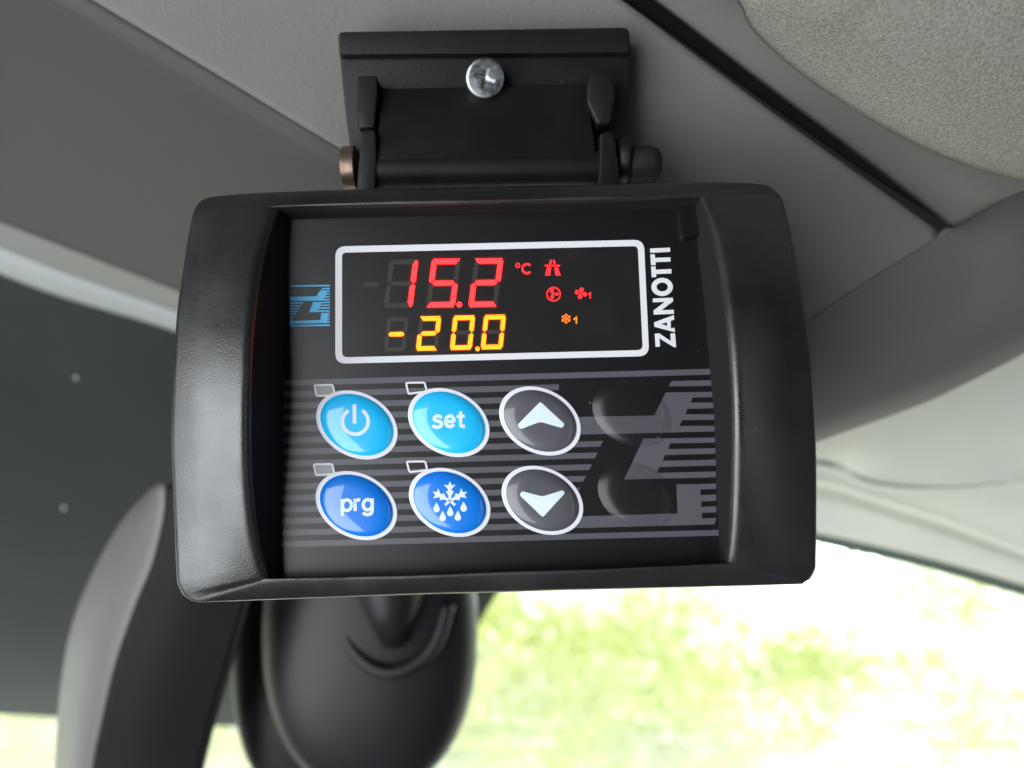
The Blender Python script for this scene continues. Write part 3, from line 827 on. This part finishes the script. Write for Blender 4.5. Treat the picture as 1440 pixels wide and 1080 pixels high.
sym('fan_ring_symbol', M['reddim'], rings=[((258, 572, 84, 13), Z9)], polys=[(circ(236, 530, 22, 14, ry=30), Z9), (circ(240, 606, 22, 14, ry=24), Z9), (circ(298, 570, 26, 14, ry=16), Z9), (circ(256, 570, 14, 12), Z9)])
sym('fan_symbol', M['reddim'], polys=[(circ(612, 514, 28, 14, ry=24), Z9), (circ(553, 546, 24, 14, ry=27), Z9), (circ(594, 606, 28, 14, ry=24), Z9), (circ(654, 572, 24, 14, ry=26), Z9), (circ(603, 560, 20, 12), Z9)],
    strokes=[([(697, 575), (722, 556), (722, 626)], 13, Z9, 9)])
st = []
for k in range(6):
    a_ = math.radians(30 + 60 * k); c_, s_ = math.cos(a_), math.sin(a_)
    st.append(([(415 + 8 * c_, 882 + 8 * s_), (415 + 62 * c_, 882 + 62 * s_)], 9, Z9, 9))
    p_ = (415 + 34 * c_, 882 + 34 * s_)
    st.append(([(p_[0] + 24 * math.cos(a_ + 0.9), p_[1] + 24 * math.sin(a_ + 0.9)), p_, (p_[0] + 24 * math.cos(a_ - 0.9), p_[1] + 24 * math.sin(a_ - 0.9))], 7, Z9, 9))
st.append(([(512, 893), (546, 864), (546, 945)], 15, Z9, 9))
sym('snowflake_symbol', M['amberdim'], strokes=st)

# ---- buttons: domed ovals
def oval(cx, cy, s=1.0, n=64):
    return [(cx + s * 57.6 * math.cos(t), cy + s * (11.8 * math.cos(t) + 47.3 * math.sin(t))) for t in [2 * math.pi * i / n for i in range(n)]]
def rho(px_c, u, v):
    """normalised radius of a device point inside the oval centred at pixel px_c"""
    c = L(px_c[0], px_c[1], 0.5)
    k = 0.183 / FPX
    x = (u - c.x) / k; y = -(v - c.y) / k + x * 0.0
    # undo the device roll
    X = x * math.cos(ROLL) - y * -math.sin(ROLL); Y = x * -math.sin(ROLL) + y * math.cos(ROLL)
    X, Y = x, y + x * -math.tan(ROLL)
    a = X / 57.6; b_ = (Y - 11.8 * a) / 47.3
    return math.hypot(a, b_)
H0 = 1.15e-3
def hgt(r): return H0 * max(0.0, 1 - min(1, r / 0.90) ** 4.4) ** 0.85 + 0.15e-3
def dome(name, c, m, r0, r1, steps, parent):
    vs, fs = [], []; n = 96
    for j in range(steps + 1):
        r = r0 + (r1 - r0) * j / steps
        for (x, y) in oval(c[0], c[1], r, n):
            p = L(x, y, 0.5); p.z = hgt(r); vs.append(p)
    for j in range(steps):
        for i in range(n): fs.append((j * n + i, j * n + (i + 1) % n, (j + 1) * n + (i + 1) % n, (j + 1) * n + i))
    if r0 < 0.02: fs.append(tuple(range(n)))
    if r1 > 0.99:
        k0 = steps * n; base_ = len(vs)
        for i in range(n): q = vs[k0 + i].copy(); q.z = 0.0; vs.append(q)
        for i in range(n): fs.append((k0 + i, k0 + (i + 1) % n, base_ + (i + 1) % n, base_ + i))
    b_ = MB(); b_.add(vs, fs)
    return b_.build(name, m, parent)
def icon(c, builder, parent, name='icon', m=None):
    drape(builder, lambda u, v: hgt(rho(c, u, v)) - 0.0)
    return builder.build(name, m or M['icon'], parent, smooth=False)
Z3 = lambda x, y: (380 + x / 4.0, 510 + y / 4.0)
IC0, IC1 = -0.03, 0.05
def newbtn(c, m, label):
    b_ = dome('button', c, m, 0.01, 0.895, 34, dev); b_['label'] = label
    dome('button_ring', c, M['ring'], 0.895, 1.0, 6, b_)
    return b_
def pp(mb_, pts, holes=None): mb_.prism(pts, 0.05, 0.05, holes=holes)
def ss(mb_, pts, wd, closed=False): mb_.stroke(pts, wd, 0.05, 0.05, closed)
BT = {'power': (501.5, 597.3), 'set': (631, 594), 'prg': (500.8, 711), 'frost': (632.3, 706.5), 'up': (759.5, 591.8), 'down': (763, 703.6)}
# power
b_ = newbtn(BT['power'], M['cyan'], 'light blue oval button with a power sign')
i_ = MB(); ss(i_, [(501.3 + 18 * math.sin(t), 593 - 18 * math.cos(t)) for t in [math.radians(32 + (296) * k / 30) for k in range(31)]], 5)
ss(i_, [(500, 569), (500.2, 596)], 5.2); icon(BT['power'], i_, b_)
# set
b_ = newbtn(BT['set'], M['cyan'], 'light blue oval button lettered set')
i_ = MB(); wd = 4.6
def lt(path, tf): ss(i_, [tf(*p) for p in path], wd)
bez = lambda pts, k=24: cr(pts, k)
T = lambda ox, oy: (lambda x, y: (ox + x, oy + y - x * 0.03))
tS = T(609, 602.5)     # baseline at y=602.5; letters drawn with y negative upwards
lt(bez([(12.5, -13.5), (10, -16.3), (6, -16.8), (2.6, -14.6), (3.2, -11), (7, -9.6), (11.5, -8), (12.8, -4.4), (10, -1.6), (6, -1.1), (2, -2.3), (0.8, -4.5)]), tS)
tE = T(625.5, 602)
lt([(2.2, -8.4), (13.6, -8.4)], tE); lt(bez([(13.6, -7.6), (13.2, -12.2), (10.6, -15.6), (7.6, -16.3), (4.2, -14.8), (2.0, -10.6), (2.4, -5.4), (5.0, -2.2), (8.4, -1.3), (11.4, -2.4), (13.2, -4.6)], 30), tE)
tT = T(642, 602)
lt([(6.3, -23), (6.3, -4.6), (7.2, -2.3), (9.2, -1.6), (12.5, -2)], tT); lt([(0.8, -15.6), (12.2, -16)], tT)
icon(BT['set'], i_, b_)
# prg
b_ = newbtn(BT['prg'], M['blue'], 'dark blue oval button lettered prg')
i_ = MB()
tP = T(481, 718.5)
lt([(2, -17), (2, 6.5)], tP); lt(circ(8.6, -8.2, 6.3, 24, ry=7.4) + circ(8.6, -8.2, 6.3, 24, ry=7.4)[:1], tP)
tR = T(499, 718.2); lt([(2, -17), (2, 0)], tR); lt(bez([(2, -10), (3.5, -14), (6.5, -15.6), (9, -15)], 10), tR)
tG = T(510.5, 718); lt(circ(8, -8.4, 6.2, 24, ry=7.2) + circ(8, -8.4, 6.2, 24, ry=7.2)[:1], tG); lt(bez([(14.4, -17), (14.4, -8), (14.3, 0), (12.6, 4), (8.2, 5.4), (3.8, 4.6), (2, 2)], 24), tG)
icon(BT['prg'], i_, b_)
# defrost
b_ = newbtn(BT['frost'], M['blue'], 'dark blue oval button with a snowflake over falling drops')
i_ = MB()
ZF = lambda x, y: (590 + x / 12.0, 660 + y / 12.0)
arm = [(0, -328), (30, -262), (95, -274), (32, -195), (30, -178), (68, -152), (24, -90), (24, 0), (-24, 0), (-24, -90), (-68, -152), (-30, -178), (-32, -195), (-100, -268), (-30, -262)]
for ang in (0, 62, -62):
    c_, s_ = math.cos(math.radians(ang)), math.sin(math.radians(ang))
    pp(i_, [ZF(520 + x * c_ - y * s_, 528 + x * s_ + y * c_) for x, y in arm])
ss(i_, [ZF(520, 520), ZF(440, 600)], 3.8); ss(i_, [ZF(520, 520), ZF(606, 600)], 3.8)
for tx, ty, cx_, cy_ in ((295, 548, 295, 665), (400, 692, 398, 812), (525, 610, 525, 730), (655, 688, 652, 808), (750, 538, 750, 655)):
    pp(i_, [ZF(*q) for q in [(tx, ty)] + circ(cx_, cy_, 55, 20, -35, 215)])
icon(BT['frost'], i_, b_)
# arrows
b_ = newbtn(BT['up'], M['grey'], 'grey oval button with an upward arrow')
i_ = MB(); pp(i_, roundpoly([Z4(*q) for q in [(318, 222), (455, 348), (440, 370), (318, 334), (207, 376), (190, 352)]], [3, 3, 3, 5, 3, 3])); icon(BT['up'], i_, b_)
b_ = newbtn(BT['down'], M['grey'], 'grey oval button with a downward arrow')
i_ = MB(); pp(i_, roundpoly([Z4(*q) for q in [(332, 868), (457, 732), (445, 716), (330, 752), (215, 722), (202, 744)]], [3, 3, 3, 5, 3, 3])); icon(BT['down'], i_, b_)
# small indicator frames
for q, fill in (([(249, 127), (352, 125), (366, 183), (263, 188)], True), ([(764, 114), (868, 112), (882, 162), (778, 176)], False),
                ([(245, 572), (350, 570), (362, 626), (259, 633)], True), ([(768, 557), (872, 555), (884, 604), (784, 616)], False)):
    mb = MB(); pts = roundpoly([Z3(*p) for p in q], 2.5, 4)
    ss(mb, pts, 2.7, closed=True)
    mb2 = MB()
    for vtx in mb.v: vtx.z = 0.00022
    o = mb.build('indicator_frame', M['white'], dev, smooth=False)
    if fill:
        mb2.prism([Z3(*p) for p in q], 0.07, 0.14); mb2.build('indicator_lens', M['lampgrey'], o, smooth=False)
# blank keys: clear swellings in the film
for c in ((888.5, 582.5), (896, 697)):
    vs, fs = [], []; n_o = 96; st_ = 20
    for j in range(st_ + 1):
        r = 0.02 + 0.98 * j / st_
        for (x, y) in oval(c[0], c[1], r * 0.96, n_o):
            p = L(x, y, 0.3); p.z = 0.0001 + 0.0011 * (1 - r ** 5); vs.append(p)
    for j in range(st_):
        for i in range(n_o): fs.append((j * n_o + i, j * n_o + (i + 1) % n_o, (j + 1) * n_o + (i + 1) % n_o, (j + 1) * n_o + i))
    fs.append(tuple(range(n_o)))
    mb = MB(); mb.add(vs, fs); mb.build('blank_button', M['swell'], dev)

# ================================================================== OUTSIDE
def leaves(name, centres, n_each, size, parent=None):
    V, Fc = [], []
    for (cx_, cy_, cz_, r) in centres:
        k = int(n_each * r * r)
        d = rng.normal(size=(k, 3)); d /= np.linalg.norm(d, axis=1)[:, None]
        rr = r * rng.uniform(0.35, 1.0, size=(k, 1)) ** 0.6
        pos = np.array([cx_, cy_, cz_]) + d * rr * np.array([1, 1, 0.85])
        for p in pos:
            a = rng.normal(size=3); a /= np.linalg.norm(a); b2 = np.cross(a, rng.normal(size=3)); b2 /= np.linalg.norm(b2)
            s = size * rng.uniform(0.6, 1.4); i0 = len(V)
            V += [p - a * s, p + b2 * s * 0.45, p + a * s, p - b2 * s * 0.45]; Fc.append((i0, i0 + 1, i0 + 2, i0 + 3))
    me = bpy.data.meshes.new(name); me.from_pydata([tuple(q) for q in V], [], Fc); me.update()
    return link(name, me, M['leaf'], parent, smooth=False)
cs = []
for _ in range(150):
    x = rng.uniform(-4.5, 6.5); y = rng.uniform(4.2, 8.5)
    t = x / y                               # thins out towards the right, where the picture is almost white
    keep = 0.95 if t < 0.28 else (0.42 if t < 0.45 else 0.22)
    if rng.uniform() > keep: continue
    cs.append((x, y, rng.uniform(-1.9, -0.45), rng.uniform(0.3, 0.6)))
for _ in range(110):
    y = rng.uniform(8.5, 13); t = rng.uniform(-0.72, 0.34 if rng.uniform() < 0.72 else 0.66)
    cs.append((t * y, y, rng.uniform(-3.2, -0.2 - 0.9 * max(0, t)), rng.uniform(0.6, 1.0)))
for _ in range(22):                              # looser crowns towards the right
    y = rng.uniform(8.0, 13); t = rng.uniform(0.30, 0.72)
    cs.append((t * y, y, rng.uniform(-2.4, 0.15), rng.uniform(0.35, 0.6)))
o = leaves('hedge_foliage', cs, 560, 0.05)
tag(o, 'sunlit yellow-green hedge foliage seen blurred through the windscreen', 'foliage', kind='stuff')
